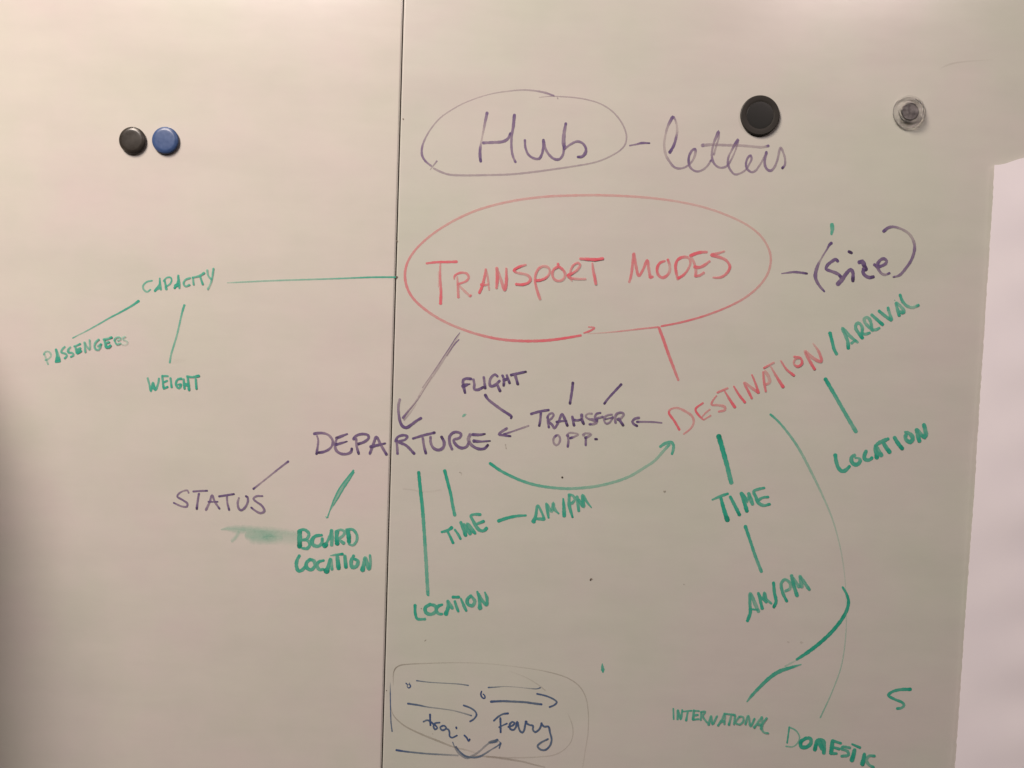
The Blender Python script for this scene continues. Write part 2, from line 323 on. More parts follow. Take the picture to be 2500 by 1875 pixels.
STROKES = """
@1000 200 .27125
=R drawn_oval purple faded purple oval drawn around the word Hub
~4 .4
1298,124,4,.6 1220,97,5,.5 1130,80,4,.45 1010,72,3.5,.38 900,82,3,.36 760,102,2.6,.33 620,140,2.6,.32 480,195 380,250,3,.36 280,320 200,410,3.5,.42 145,500,4,.5 112,590,5,.65 112,660,5.5,.72 140,710,5,.7 195,757,4.5,.55
217,778,4.5,.5 270,805,5,.48 350,832,5,.46 450,840,5,.42 700,838,4.6,.42 900,832 1100,812 1300,785,4.6,.42 1500,755,4,.42 1680,720 1800,672,3.5,.42 1900,610,3.5,.46 1940,560,3.8,.46 1952,490,3.8,.42 1930,410 1880,325,3.6,.4 1800,245 1700,190,3.2,.38 1600,160 1480,140,3,.38 1330,130 1280,128,2.5,.4 1165,138,2,.3
245,712,4,.6 185,790,2.5,.3 | 1330,143,3,.4 1334,152,3,.35
=R handwritten_word purple the word Hub in purple joined letters
~6 .75
697,278,7,.75 680,360,6,.6 658,470,4.5,.32 645,540,4.5,.3 634,610,6.5,.8 635,680,7,.88 640,716,6,.75
660,548,6.5,.7 760,544,6.5,.65 845,535,7,.78 885,510,6.5,.8 908,462,5.5,.72
943,297,7,.85 933,400,7,.75 918,490,5.5,.7 917,600,5.5,.7 930,670,5.5,.68 953,722,5,.55
1037,522,5,.75 1042,590 1070,655,5.5,.75 1120,688,5.5,.7 1165,690,6,.75 1190,650,5.5 1203,580 1204,522,6,.8
1206,530 1222,600,5.5,.65 1255,655 1300,692,6,.75 1345,696,6,.75 1377,660,5.5,.72 1388,600 1390,560,6,.8
1406,372,5.5,.85 1390,460,8,.62 1385,540,9,.62 1393,600,7,.8 | 1398,598,4.5,.65 1450,560 1510,535,5.5,.7 1560,555,5.5,.72 1587,605,6,.8 1578,645,7,.85 1550,672,6.5,.88 1512,675,5,.75
=R dash purple short purple dash between Hub and letters
1980,573,3.5,.6 2040,562,4,.7 2085,550,6,.85 2160,551,3.5,.75
@1530 260 .18987
=R handwritten_word purple the joined-up word letters below the large black magnet
~5.5 .6
553,592,7,1 600,510,6.5,.88 635,400,6,.66 649,320,5.5,.32 640,230,4.5,.28 615,155,5,.55 592,138,8,.95 560,190,7,.7 525,265,5.5,.48 497,370,5,.28 482,470,5.5,.28 488,560,6,.3 510,640,6,.38 560,720,5.5,.5 605,775,5.5,.62 670,798,5,.6 740,785,4.5,.55 795,750,4.5,.6 850,690,5,.42 880,610,6,.45 880,548,6,.8 845,560,6,.7 808,620,5.5,.75 795,690,5.5,.8 805,760,5.5,.68 845,812,5,.62 910,835,5,.55 980,812,5,.5 1040,760,5,.5 1085,690,4.5,.5
1120,620,5,.4 1155,490,4.5,.4 1182,400,4.5,.5 1180,322,6,.8 1160,370,7,.72 1115,480,5,.45 1095,600,5,.55 1103,690,6,.65 1140,752,5,.6 1200,786,5,.55 1265,778,5,.55 1305,745,5,.65 1360,650,4,.45 1405,540,4,.45 1430,425,6,.8 1395,480,6.5,.85 1345,570,4.5,.5 1305,660,5,.6 1303,745,6,.7 1335,820,5,.6 1388,872,5,.6 1450,862,4.5,.5 1525,818,4.5,.55 1575,740,4.5,.5 1605,670,5,.55 1592,628,5.5,.8 1555,660,5,.7 1533,730,5,.68 1543,795,5.5,.7 1600,843,5.5,.6 1650,830,5,.58 1705,760,4.5,.5 1760,665,4.5,.5 1797,585,5.5,.6
1800,600,5,.65 1775,680,6,.75 1778,760,6,.68 1808,812,6,.68 1850,826,6.5,.7 1895,785,5.5,.55 1938,680,5,.5 1978,530,6,.5 2015,600,5,.48 2037,690,5,.5 2030,755,5,.6 2000,792,6,.85
970,500,8,.5 1080,490,6.5,.4 1300,497,6,.42 1450,500,6,.38 1600,513,6,.36 1740,522,6,.36 1822,505,6,.5
@960 450 .434
=R drawn_oval red large red oval drawn around TRANSPORT MODES
~4.6 .6
1055,850,5.40,0.88 960,866,6.00,0.93 850,879,6.48,0.83 720,881,6.48,0.74 600,871,6.00,0.68 480,845,6.00,0.58 380,812,5.76,0.48 280,768,5.76,0.48 190,712,6.24,0.53 115,645,6.00,0.60 78,580,6.00,0.66 66,510,6.00,0.68 80,440,5.52,0.63 120,375,5.28,0.56 190,305,5.28,0.50 280,240,5.28,0.46 400,175,5.52,0.44 520,130,5.52,0.42 680,92,5.52,0.40 850,70,5.52,0.41 1000,63 1150,61,5.52,0.42 1300,66 1450,77,5.52,0.38 1600,97,5.04,0.35 1750,130 1880,175,5.04,0.35 2000,235,5.04,0.36 2075,300 2118,380,5.28,0.40 2123,440,5.28,0.44 2105,505 2060,570,5.28,0.44 1980,637,5.28,0.50 1880,690,4.80,0.58 1750,740,4.80,0.66 1620,776,4.80,0.76 1508,798,4.32,0.80
1490,803,4.32,0.63 1400,812,4.08,0.58 1280,826,3.60,0.48 1180,835,2.88,0.34 1095,840,2.40,0.26
1098,802,3.60,0.53 1132,807,4.20,0.74 1105,825,4.80,0.80 1072,836,3.60,0.68
@1600 720 .30741
=R drawn_line red red line from the red oval down to DESTINATION
28,260,6.5,.75 60,345,7,.82 100,460,7,.75 145,580,6.5,.68 182,676,5.5,.6
@1020 610 .22604
=R handwritten_word red the word TRANSPORT in red capitals
~6 .75
95,146,5,.8 200,133,5.5,.85 300,131 420,128,6,.85 | 243,152,4.5,.5 242,300,5,.65 250,450,6.2,.85 246,580,7,.95 | 224,235,3,.3 224,400,3,.3
393,318,3,.55 395,285,5,.8 430,257 480,245,5.5,.6 530,257 550,295,6,.55 525,335 480,355,5,.72 432,370,5,.75 | 425,290,4,.45 433,400,6,.6 438,512,6,.65 | 437,375,5,.4 500,440,6,.4 565,500,6,.45 | 566,500,5,.7 574,490,5,.7
735,210,5.5,.6 718,300,6,.72 695,390,6,.85 665,462,6.5,.95 | 735,210,5,.5 757,320,5.5,.48 770,432,4,.5 | 684,375,6,.9 730,378,5,.65 765,368,4,.55
852,195,7,.6 858,300,7.5,.82 850,412,6,.7 | 855,205,6,.5 900,330,7,.5 938,432,7,.75 955,340,7,.75 955,200,5,.65
1165,160,5,.6 1085,187,6,.85 1038,222,6,.95 1070,245,5.5,.55 1140,258,6,.5 1195,280,6.5,.55 1217,315,6.5,.75 1195,352,6,.85 1130,374,6,.95 1062,370,6,.9
1275,330,6,.9 1330,325,6,.9 1395,290,5.5,.72 1425,240,5,.55 1410,192,6,.5 1360,175,6.5,.52 1310,197,6,.62 1275,255,5.5,.7 1265,330,5.5,.68 1277,400,6,.6 1295,460,6.5,.68 1320,530,6.5,.6
1514,150,6,.8 1512,178 1468,210,6,.78 1452,260,6,.65 1470,312 1520,335,6,.6 1570,315 1590,270,6,.55 1572,220 1520,178,6,.8
1645,295,4.5,.55 1650,220,5,.6 1680,165,5,.7 1730,140,5.5,.65 1752,163,6,.6 1720,215,6,.6 1665,255,5.5,.8 1622,275,8,1 1640,298,6,.8 1700,312,5.5,.55 1810,314,5,.55 | 1632,290,5,.5 1662,333,4,.45
1752,95,5.5,.7 1850,101,7,.95 1920,105,7,1 1998,92,6,.9 | 1883,140,4,.55 1893,220,6,.62 1910,300,6.5,.85 1922,368,6.5,.7
@1500 590 .18083
=R handwritten_word red the word MODES in red capitals
~6.5 .72
200,545,6,.5 218,490,6,.75 240,350,6.5,.65 262,160,6,.7 285,300,7,.62 330,462,6,.68 385,380,6,.65 442,252,6.5,.72 463,370,6.5,.62 483,480,7,.7 | 485,485,6.5,.7 515,473,6,.75
680,262,5,.75 620,282,6,.85 585,330,6.5,.9 575,400,6.5,.78 600,460,6.5,.65 650,487,7,.7 710,455,6.5,.75 745,395,6.5,.45 745,320,6,.4 720,242,6,.8
855,508,6,.5 832,410,6.5,.78 825,320,6.5,.85 850,250,6,.85 900,215,7,.8 960,207,7,.62 1005,225,6,.5 1025,290,5.5,.5 985,385,5.5,.62 930,450,6,.85 865,492,6.5,1
1025,190,7,1 1090,162,7.5,.95 1170,142,7,.8 1245,140,6,.65 | 1035,205,6,.4 1075,290,6,.5 1098,380,7,.5 1095,465,7,.65 | 1080,340,7,.78 1150,345,7,.72 1215,315,6.5,.68 1285,262,5,.6 | 1095,465,6,.68 1150,455,6,.62 1207,418,6,.6
1482,130,5,.5 1400,155,5.5,.65 1310,178,7,.78 1400,205,7,.68 1490,240,6.5,.58 1543,295,6,.65 1557,345,6.5,.8 1520,420,6,.72 1450,473,6,.7 1390,485,5.5,.65 1330,483,4,.5
@1880 530 .18083
=R tick_mark green small green tick above the bracket of (size)
835,100,9,.72 840,165,9,.68 828,232,5,.6
=R dash purple thin purple dash left of (size)
155,762,2.5,.6 230,752,4,.72 320,742,5.5,.8 420,750,5.5,.85 498,762,5,.95
=R handwritten_word purple the word (size) in purple, in large brackets
~7 .9
828,350,7,1 800,375,6.5,.95 770,430,4,.75 720,510,4,.6 675,590,4.5,.42 645,650,7,.75 618,740,8.5,.78 612,810,8.5,.8 632,870,7,.78 680,945,6,.75 732,1003,4.5,.7
913,597,7,.85 890,570,7.5,.9 830,600,7.5,.8 765,660,7,.85 755,700,7,.9 790,718,7,.85 865,745,7.5,.75 925,775,7.5,.78 960,815,7.5,.85
912,905,10,.8 950,865,11,.75 1000,800,9,.85 1050,735,8,.9 1088,706,8,.9 1115,745,8,.85 1117,860,8,.92
1063,465,7,1 1098,482,7,1
1200,610,9,.85 1245,600,10,.85 1270,655,10,.9 1287,705,11,.98 | 1262,700,9,.9 1255,750,7.5,.9 1290,795,8,.85 1340,815,7.5,.85 1393,805,7.5,.85
1405,640,7,.8 1450,668,8,.9 1510,655,7,.8 1560,625,7,.8 1572,585,6,.8 1525,560,7,.85 1475,590,7,.85 1445,655,8.5,.92 1465,710,6.5,.7 1505,762,6,.6 1550,777,6,.55 1612,755,5,.6
1530,192,7,.85 1590,145,7,.85 1650,130,6,.72 1740,148,5.5,.55 1840,198,6,.42 1905,265,6.5,.42 1942,350,7,.55 1947,440,7,.75 1905,575,6.5,.8 1830,690,6.5,.75 1745,783,6,.7 1660,808,3.5,.6
@320 640 .30741
=L handwritten_word green the word CAPACITY in green capitals
~4.6 .72
167,147,4,.7 125,157 97,185,4.6,.62 97,212 128,236,4.6,.55 153,218,4,.6
228,128,4,.7 226,175,4.5 190,228,6,.9 | 228,150 237,218,5,.65 | 195,218,6,.7 232,205,5,.7
280,215,6,.8 272,170 265,140,4 | 258,150,4,.7 285,122 315,122 322,145 310,172 275,195
375,105,4.6,.8 372,160 345,205,5.5,.9 | 375,115 383,160 384,205,5,.7 | 352,188,8,.8 378,180,6,.8
470,125,4.6,.7 432,140 417,170 433,192 465,180
490,120,4.6,.68 498,178 | 488,122,4 545,108,5,.75 580,86,6,.8 | 548,112 570,175,5,.7
605,62,4.6,.6 612,105 638,135 | 655,50,4.6,.75 643,130,4.4,.65 632,170 610,215,4.4,.5
=L drawn_line green long green line from CAPACITY to the panel gap
~4 .6
765,164,2.5,.35 850,160,3.4,.48 1100,148,3.8,.46 1300,141,3.8,.5 1500,135,3.8,.52 1700,128,3.8,.6 1900,120,4,.8 2000,119,4,.82 2098,119,4,.85
=R ink_dot grey dark ink dot at the panel gap beside the red oval
~4 .9
2111,118 2114,120
@80 720 .18083
=L drawn_line green slanting green line from CAPACITY to PASSENGERS
~4 .7
1430,82,6,.92 1340,145,5,.82 1200,225,4.2,.8 1020,320,3.8,.72 900,390,3.6,.66 700,500,3.2,.55 620,540,2.8,.5 540,582,3,.55
=L handwritten_word green the word PASSENGERS in small green capitals sloping upwards
~5 .66
150,808,4.5,.5 162,778 200,762,4.5,.48 238,785 247,825,4.5,.4 210,865,4.5,.42 172,880 | 160,800,4,.3 182,870,4.5,.4 208,938,4,.4
312,735,5,.55 325,820,5,.68 318,895,6,.9 | 315,735 345,820,6,.6 362,890,6,.8 | 312,900,6,.92 365,893,6,.85 | 325,860,8,.8 345,860,8,.8
432,700,5,.6 395,740 385,775,5,.7 440,792 463,820,5,.7 432,855,5,.68
508,705,5,.6 478,745 485,775,6,.8 538,785,5,.65 550,815 515,835,5,.7
560,692,4.6,.75 600,680 642,660,4.6,.7 | 575,695,4.6,.55 597,780,6,.9 | 590,738 645,718,5,.7 | 603,785,6,.9 652,755,6,.82 | 610,750,7,.6 630,750,6,.6
700,638,5,.6 712,770,5,.65 | 705,645,4,.5 735,700 768,735,5,.6 770,605,4.4,.5 
892,600,5,.72 850,640 835,690,5,.7 850,732 890,740,5,.66 912,700 918,668 | 878,690,4 925,665,5,.8
958,600,5,.72 1010,592 1068,570,5,.8 | 968,602 978,650,5,.7 995,700,7,.9 | 985,648 1032,635,5,.8 | 998,700,7,.9 1025,705 1052,682,6,.85
1103,610,4,.7 1130,575 1180,572,4,.66 1185,600 1150,615,3.6,.55 | 1103,610,4,.7 1118,640 1140,667,4.4,.68 1190,652,4,.6
1252,562,4,.5 1215,580,4,.5 1230,605 1275,622,4,.35 1280,650 1250,672,4,.25 1210,668,3.5,.25
@340 730 .1386
=L drawn_line green green line from CAPACITY down to WEIGHT
~4.5 .66
795,108,5.5,.8 768,190,5,.8 738,310,4.5,.62 705,460,4.6,.58 660,650,4.6,.52 605,830,4.4,.58 562,980,4.6,.52 537,1120,4.6,.62
=L handwritten_word green the word WEIGHT in green capitals
~5 .8
148,1392,5,.58 180,1510,5,.62 206,1628,4.5,.85 240,1470,5,.75 283,1600,6.5,.85 330,1500,5,.7 348,1400,5,.62 | 225,1540,8,.7 260,1570,8,.7
405,1350,5,.68 415,1450,5,.75 430,1572,5.5,.85 | 405,1355 505,1358,5,.6 | 430,1468 492,1440,5,.72 | 430,1578 500,1548,5,.85
550,1390,4.6,.75 560,1470 570,1553,5,.8
742,1402,5.5,.92 685,1410 648,1465,5,.8 655,1530 700,1568,6,.75 732,1530 735,1500,5 | 680,1505,4,.7 735,1498
780,1408,5,.72 798,1575,5.5,.8 | 850,1360,5,.8 865,1470,5.5,.8 878,1600,6,.92 | 800,1500,8,.7 868,1515,8,.8
840,1362,5,.8 940,1372,5,.85 1050,1352,6.5,.95 | 995,1405,5,.75 1008,1578,5,.85
=L smudge grey faint grey smudge at the foot of the WEIGHT line
~12 .10 1
560,1130,10,.03 680,1090,16,.05 790,1080,10,.03
@740 1030 .22604
=L handwritten_word purple the letters DEPA of DEPARTURE in large purple capitals
~6 .8
120,128,7,.85 180,120,6.5,.8 245,127,5.5,.7 290,155,5.5,.62 320,205,6,.7 310,262,5.5,.75 270,302,6,.82 215,325,6.5,.88 160,332,6,1 | 150,150,4,.6 163,195,4.6,.62 158,260,5,.72 145,345,6,.9
478,130,4,.85 430,148,6,.85 360,175,7,.95 | 362,180,5,.6 345,250,7,.7 357,305,7,.72 405,342,6.5,.78 475,345,6,.8 518,322,6.5,.88 526,288,6,.95 | 350,245,7,.95 400,232,6,.85 475,210,3,.8
545,185,7,.9 572,150,6,.85 640,130,6,.82 700,142,6,.8 708,172,6,.85 665,212,6,.85 595,238,6,.92 | 572,180,5.5,.68 580,270,6,.66 600,342,6,.85
720,342,6,.85 748,270,6,.78 792,162,6.5,.85 835,240,6,.7 900,350,6.5,.8 | 728,268,7,.98 800,250,6.5,.92 888,230,4,.82
=R handwritten_word purple the letters RTURE of DEPARTURE in large purple capitals
1020,345,6,.8 1015,260,6,.7 1010,185,5.5,.85 | 998,210,6,.85 1020,165,6,.9 1078,143,6,.85 1125,155,6,.85 1105,190,5.5,.82 1030,215,6,.85 1110,252,6.5,.82 1200,342,6.5,.85
1185,180,5,.95 1290,147,6,.88 1420,115,6,.9 | 1292,172,6,.66 1305,260,6,.66 1325,338,6.5,.9
1375,160,6,.62 1378,222,6,.66 1408,280,6.5,.78 1460,303,7,.85 1510,280,7,.82 1523,222,7,.8 1495,160,6.5,.92
1608,295,6.5,.7 1583,230,6.5,.75 1582,160,6.5,.82 1612,120,6.5,.88 1660,108,6,.85 1706,130,6,.8 1690,170,6,.78 1625,195,6,.82 1655,250,7,.85 1705,280,7,.9 1762,268,6,.85 1792,215,5.5,.8
1805,135,8,.6 1785,180,8,.58 1798,225,8,.62 1835,262,6.5,.82 1895,290,6.5,.88 1960,285,6,.92 1995,248,6,.95 | 1830,135,7,.9 1900,138,6.5,.85 1965,128,3.5,.95 | 1843,205,8,.95 1920,210,5,.88 2020,203,3,.85
@940 790 .16275
=R drawn_arrow purple purple arrow from the red oval down to DEPARTURE
~4 .4
1122,137,1.6,.95 1060,215,2,.85 1000,310,2.2,.75 880,490,2.2,.6 700,760,2,.5 560,960,1.8,.42
1108,240,3,.75 1050,300,3.2,.8 1000,370,3,.65 930,480,3.5,.42
1110,160,4,.25 1000,345,5,.28 880,525,6.5,.38 760,715,6,.34 640,890,6,.26 560,1010,5.5,.24 500,1095,4,.25
700,800,2,.3 600,965,2,.35 500,1130,2,.5 400,1255,2,.65 330,1340,2,.75 290,1400,2,.8
520,1080,3,.3 430,1210,4,.4 340,1320,5,.5 268,1412,5.5,.85
470,1200,2.5,.22 380,1330,4,.28 285,1442,4.5,.55
222,1135,6,.6 203,1210,6,.6 200,1290,6,.62 207,1370,6,.75 225,1465,6.5,.88 260,1535,7,.92 318,1560,7,.95 395,1515,6.5,.92 470,1458,6,.92 540,1415,6,.95
=R handwritten_word purple the word FLIGHT in purple capitals
~6.5 .85
1292,830,6.5,1 1215,825,6.5,.88 1175,845,6.5,.85 1170,905,6,.85 1183,965,6.5,.82 1200,1038,6,.85 | 1168,940,9,.95 1215,920,8,.9 1275,905,2.5,.9
1325,835,5.5,.68 1340,910,6,.7 1338,985,6,.82 1390,992,6.5,.85 1470,955,6.5,.92
1480,800,5.5,.65 1490,880,6,.72 1502,968,6.5,.95
1687,792,5,.85 1650,762,6,.85 1590,810,6,.8 1568,880,6,.75 1582,935,7,.85 1645,925,7,.82 1718,858,6,.65 | 1682,915,6,.65 1725,1010,6.5,.9
1760,775,5.5,.8 1783,840,6,.85 1778,928,6,.88 | 1825,770,5.5,.72 1845,830,6,.75 1867,888,6.5,.9 | 1775,850,6,.85 1835,825,6,.8
1888,770,6,.98 1990,745,6,.92 2112,720,5,.95 | 1955,785,6.5,.68 1990,905,6.5,.85
=R drawn_line purple purple line from FLIGHT towards TRANSFER
1503,1070,7,.98 1540,1130,6,.85 1640,1213,6.5,.75 1760,1300,6.5,.82 1870,1370,6.5,.9 1898,1395,6,.9 1888,1420,5,.9
=R ink_dot green small green ink mark above DEPARTURE
1165,1392,4,.5 1190,1372,6,.55 1212,1360,3,.35
@1200 920 .19892
=R drawn_arrow purple purple arrow pointing from TRANSFER to DEPARTURE
~5 .75
455,600,4.5,.45 350,637,4.5,.6 250,672,4,.7 150,705,5,.8 | 188,632,6,.65 125,672,6.5,.7 90,705,5.5,.88 160,718,5.5,.88 232,728,5,.92
=R drawn_line purple short upright purple line above TRANSFER
~5.5 .95
998,72,6.5,1.05 990,150,6,.92 975,250,6,.92 962,328,6,.9
=R drawn_line purple short slanting purple line above TRANSFER
1592,92,6,1 1500,190,5.5,.92 1415,285,5,.92 1385,328,6,.9
=R handwritten_word purple the word TRANSFER in purple capitals
~5.5 .82
485,455,6,.92 590,425,6,.88 700,407,6,.9 | 605,440,5.5,.82 598,530,5.5,.85 585,600,6,.92
688,485,5.5,.8 695,560,6,.8 703,620,5.5,.7 | 683,505,5,.8 702,462,5,.75 745,445,5,.75 762,465,5,.72 735,510,5,.75 700,540,5,.82 745,590,6,.85 770,630,5.5,.8 810,575,5.5,.7
780,620,5,.65 812,575,5,.72 840,500,5.5,.82 865,455,6,.9 900,520,6.5,.85 930,598,6,.95 | 795,552,5,.95 860,542,5,.85 922,540,3.5,.8
990,485,5.5,.72 1000,540,6,.82 1012,595,6,.92 | 1105,460,6.5,.72 1110,530,7,.72 1130,575,6,.92 | 1005,525,6,.85 1050,533,5,.85 1105,520,5,.8
1232,450,4.5,.5 1185,450,4.5,.5 1152,478,4.5,.6 1185,512,4.5,.72 1245,525,7,.75 1288,548,9,.6 1255,575,6,.6 1200,580,5,.6
1338,440,4,.88 1290,450,5,.78 1268,485,5.5,.75 1290,535,7,.68 | 1300,505,5,.7 1365,488,5,.65
1478,460,4,.7 1430,466,4.5,.68 1388,490,5.5,.62 1382,540,5,.6 1408,572,4.5,.66 1450,555,4.5,.66 1488,490,4.5,.6 | 1388,518,3,.8 1480,497,3,.7
1520,562,5.5,.62 1515,490,6,.62 1540,447,5.5,.7 1590,436,5,.75 1622,453,4.5,.72 1590,500,5.5,.6 1545,520,5.5,.72 | 1565,520,7,.78 1612,590,6,.9
=R drawn_arrow purple purple arrow pointing from DESTINATION to TRANSFER
~5.5 .8
2090,565,3.5,.62 1990,555,4.5,.72 1880,552,4.5,.7 1785,552,5.5,.78 | 1810,503,6.5,.7 1762,512,6,.78 1728,548,6,.85 1745,578,5.5,.85 1785,602,6,.98
=R handwritten_word purple the abbreviation OPP. in light purple capitals below TRANSFER
~5.2 .56
790,722,6,.72 762,755,5.2,.55 762,808 792,840,5.2,.5 828,815,5.2,.52 840,752 818,716,5.2,.55 790,722,5,.6
935,858,5.5,.85 943,780,5.5,.62 935,715,5.5,.58 | 922,722,5,.6 948,690,4.5,.58 1000,687,4.5,.5 1065,706,4.2,.5 1020,732,5,.58 965,752,5.5,.9
1155,838,5.5,.8 1157,760,5.5,.55 | 1125,715,7,.5 1150,692,5,.52 1222,705,5,.5 1190,730,6,.55 1148,748,5.5,.95
1270,763,5.2,1 1294,763,5,1
@1600 720 .30741
=R handwritten_word red the word DESTINATION in red capitals sloping upwards
~5.5 .72
190,1070,5.5,.95 150,1000,5.5,.85 108,938,5.5,1 115,912,4.5,.6 170,897,5,.48 230,920,6,.48 290,962,6,.5 305,1010,5.5,.5 280,1060,4.5,.55 225,1105,4,.5
378,858,4.5,.75 318,908,5,.95 350,962,5,.92 378,988,4,.7 | 368,970,3.5,.5 400,935,4,.5 432,910,4.5,.5 | 382,992,3.5,.55 438,958,4.5,.6
485,800,3.5,.62 458,835,4.5,.6 445,870,5,.66 495,875,5.5,.5 548,888,7,.5 552,912,6,.55 503,926,5,.62
492,775,5,.7 573,740,5,.62 | 545,755,3.5,.62 590,830,6,.78 630,890,7,.95
622,725,4,.7 665,795,5.5,.85 710,852,6,.92
765,820,5.5,.85 738,765,6,.82 703,695,5.5,.5 760,735,7,.5 818,775,6,.88 | 818,775,6,.9 795,705,5,.75 766,635,4.5,.66
875,765,5.5,.75 862,690,6,.72 855,612,5,.6 | 870,605,7,.42 898,650,8,.42 905,695,7,.45 880,708,6,.6
860,580,4.5,.78 940,536,5,.55 | 915,568,4,.45 962,650,6,.66 1012,728,7.5,.92
995,522,4,.6 1040,590,5,.72 1098,638,6,.92
1100,490,5,.7 1150,500,5.5,.7 1163,542,6,.9 1130,568,6,.85 1098,545,5,.55 1108,510,4.5,.6 1150,500,4.5,.6
1262,588,6.5,.98 1222,520,7,.7 1188,447,6.5,.5 1250,500,8,.5 1315,528,6.5,.75 1298,455,6.5,.6 1250,383,3.5,.3
@2000 700 .12658
=R drawn_stroke green green slash between DESTINATION and ARRIVAL
~7 .8
205,890,8,.98 250,1060,7.5,.88 285,1200,7.5,.82 335,1300,7.5,.68
=R handwritten_word green the word ARRIVAL in green capitals sloping upwards
~7.5 .72
560,1185,8.5,.95 550,1060,8,.75 505,940,8,.65 448,800,7.5,.72 560,920,8,.6 660,1010,7,.68 740,1072,6,.5 | 618,1092,6,.62 700,1030,6,.65
830,985,9,.98 770,905,8,.8 705,810,7.5,.68 705,735,7.5,.64 745,698,7.5,.6 800,730,7.5,.6 830,800,7.5,.65 825,880,7.5,.72 | 825,905,7,.8 900,912,7,.6 970,888,6.5,.7
1030,845,7,.62 960,780,7.5,.6 880,690,7.5,.55 865,620,7.5,.52 915,585,7,.56 965,620,7.5,.6 1000,715,7.5,.66 1020,820,7.5,.66 1090,828,7,.6 1158,795,6,.66
1008,538,7,.64 1110,630,7.5,.78 1220,728,8,.9
1150,465,7,.88 1270,565,7.5,.72 1385,640,8,.72 | 1392,630,7.5,.66 1350,500,6.5,.58 1322,405,7,.66
1540,550,8,.9 1505,430,8,.68 1475,310,6,.55 | 1485,305,6,.55 1580,390,8,.55 1638,480,7,.62 1590,510,6.5,.66 | 1545,480,8,.6 1630,495,7,.6
1555,155,6.5,.85 1600,275,7,.72 1680,362,7,.64 1780,398,7,.52 1850,383,6.5,.5 1910,352,6.5,.72
1448,256,1.6,.7 1454,258,1.6,.7
@1600 720 .30741
=R drawn_line green thick green line from ARRIVAL down to the right LOCATION
~9 .75
1350,668,9,.98 1430,805,8.5,.78 1510,945,8.5,.72 1592,1085,9.5,.66
@2000 1010 .13562
=R handwritten_word green the word LOCATION at the right, sloping upwards, in thick green
~8 .85
287,740,9,.88 305,860,8.5,.82 345,975,8.5,.82 400,1030,9,.82 455,1028,9,.82 510,985,8,.72 545,945,7,.85
640,745,7.5,.66 590,775,8.5,.78 578,850,9,.82 620,905,9.5,.85 675,915,9.5,.88 730,870,9,.78 735,820,7,.66 690,795,5,.6 645,795,4.5,.6
845,670,7.5,.8 815,740,9,.88 810,800,9,.8 860,835,9,.72 920,820,8,.7 950,790,7,.85
1035,790,10,1.05 1028,720,10,.92 1015,640,10,.75 1010,580,9,.75 1060,650,9,.7 1110,740,10,.66 | 1050,720,9,.7 1120,745,10,.66
1000,575,5.5,.75 1090,515,9,.7 1170,480,9,.78 1240,450,7,.88 | 1150,520,8,.72 1205,610,10,.8 1265,690,9.5,.95
1350,425,8.5,.78 1415,530,9,.88 1490,625,9.5,1.05
1535,325,4,.75 1590,340,8,.7 1660,390,10,.7 1680,460,10,.8 1635,505,10,.88 1575,480,10,.8 1545,430,8,.72 1560,370,9,.66
1800,490,9.5,.9 1775,400,10,.78 1750,285,9,.72 | 1768,290,8,.6 1820,360,9,.62 1870,405,10,.78 | 1885,420,10,.85 1915,385,9.5,.82 1905,300,10,.72 1880,195,9,.74
@1180 1060 .22604
=R drawn_arrow green long curved green arrow from DEPARTURE up to DESTINATION
~7 .7
72,315,7,.98 200,402,6.6,.85 400,497,6.6,.75 550,545,6.6,.68 700,572,6.6,.62 850,586,6.6,.58 950,587,6.6,.52 1200,565,6.6,.5 1400,520,6.4,.5 1500,488,6.4,.45 1600,445,6.4,.42 1740,360,6.4,.42 1850,285,6.4,.42 1950,175,6.6,.48 2008,112,6.6,.55
1910,135,6.5,.7 1955,103,7.5,.72 2025,85,7,.7 2052,115,7,.7 2050,165,6.6,.62 2037,212,6,.75
=R ink_dot grey black ink dot inside the curve of the green arrow
852,466,5,1.1 853,468,5,1.1
=R smudge grey faint grey mark to the right of DEPARTURE
238,112,3.5,.3 243,135,2.5,.15 247,155,3.5,.3
=R ink_dot grey faint grey speck below the green arrow's head
1955,628,4,.35 1962,622,4,.35
@400 1110 .23508
=L handwritten_word purple the word STATUS in purple capitals
~5 .74
258,398,4,.55 245,372,4.4,.6 200,378,4,.6 150,410,4.4,.7 140,435,4.6,.82 195,470,4.6,.78 245,508,5,.75 240,538,5.5,.75 190,538,4.4,.6 103,500,4.2,.66
305,382,4.5,.75 375,377,4.6,.78 450,374,4.5,.75 | 365,403,5,.72 352,480,5,.72 342,563,5.5,.88
438,573,6,.6 478,485,5,.66 500,420,5,.75 530,490,5,.7 578,560,4.6,.78 | 462,488,4,.82 560,488,3.5,.75
573,432,4.6,.88 650,420,4.6,.85 728,408,4.6,.88 | 655,430,4.6,.62 660,500,4.6,.72 678,572,5,.8
780,445,4.2,.55 767,500,5,.65 777,555,5.4,.72 802,576,5.4,.8 845,545,5.4,.75 873,480,5,.75 868,440,5,.78 853,430,5,.9
1025,428,4,.75 960,430,4.6,.72 930,455,4.6,.75 965,490,4.6,.75 1020,530,5,.7 1043,585,6,.7 1005,605,5.4,.7 950,580,4.6,.7 908,547,4.4,.75
=L drawn_line purple purple line from DEPARTURE down to STATUS
1293,70,5,.88 1220,125,4.6,.72 1100,220,4.2,.55 1010,292,4,.55 930,355,5,.82
=L drawn_line green double green line above BOARD LOCATION
~3 .8
1970,162,4,.8 1884,266,3.2,.85 1820,355,3.2,.8 1768,460,3.2,.78 1733,555,3,.75 1700,650,3,.72
1974,180,3.4,.85 1930,255,3,.82 1870,345,3,.82 1810,450,3,.82 1765,520,2.6,.7 1730,575,2,.4
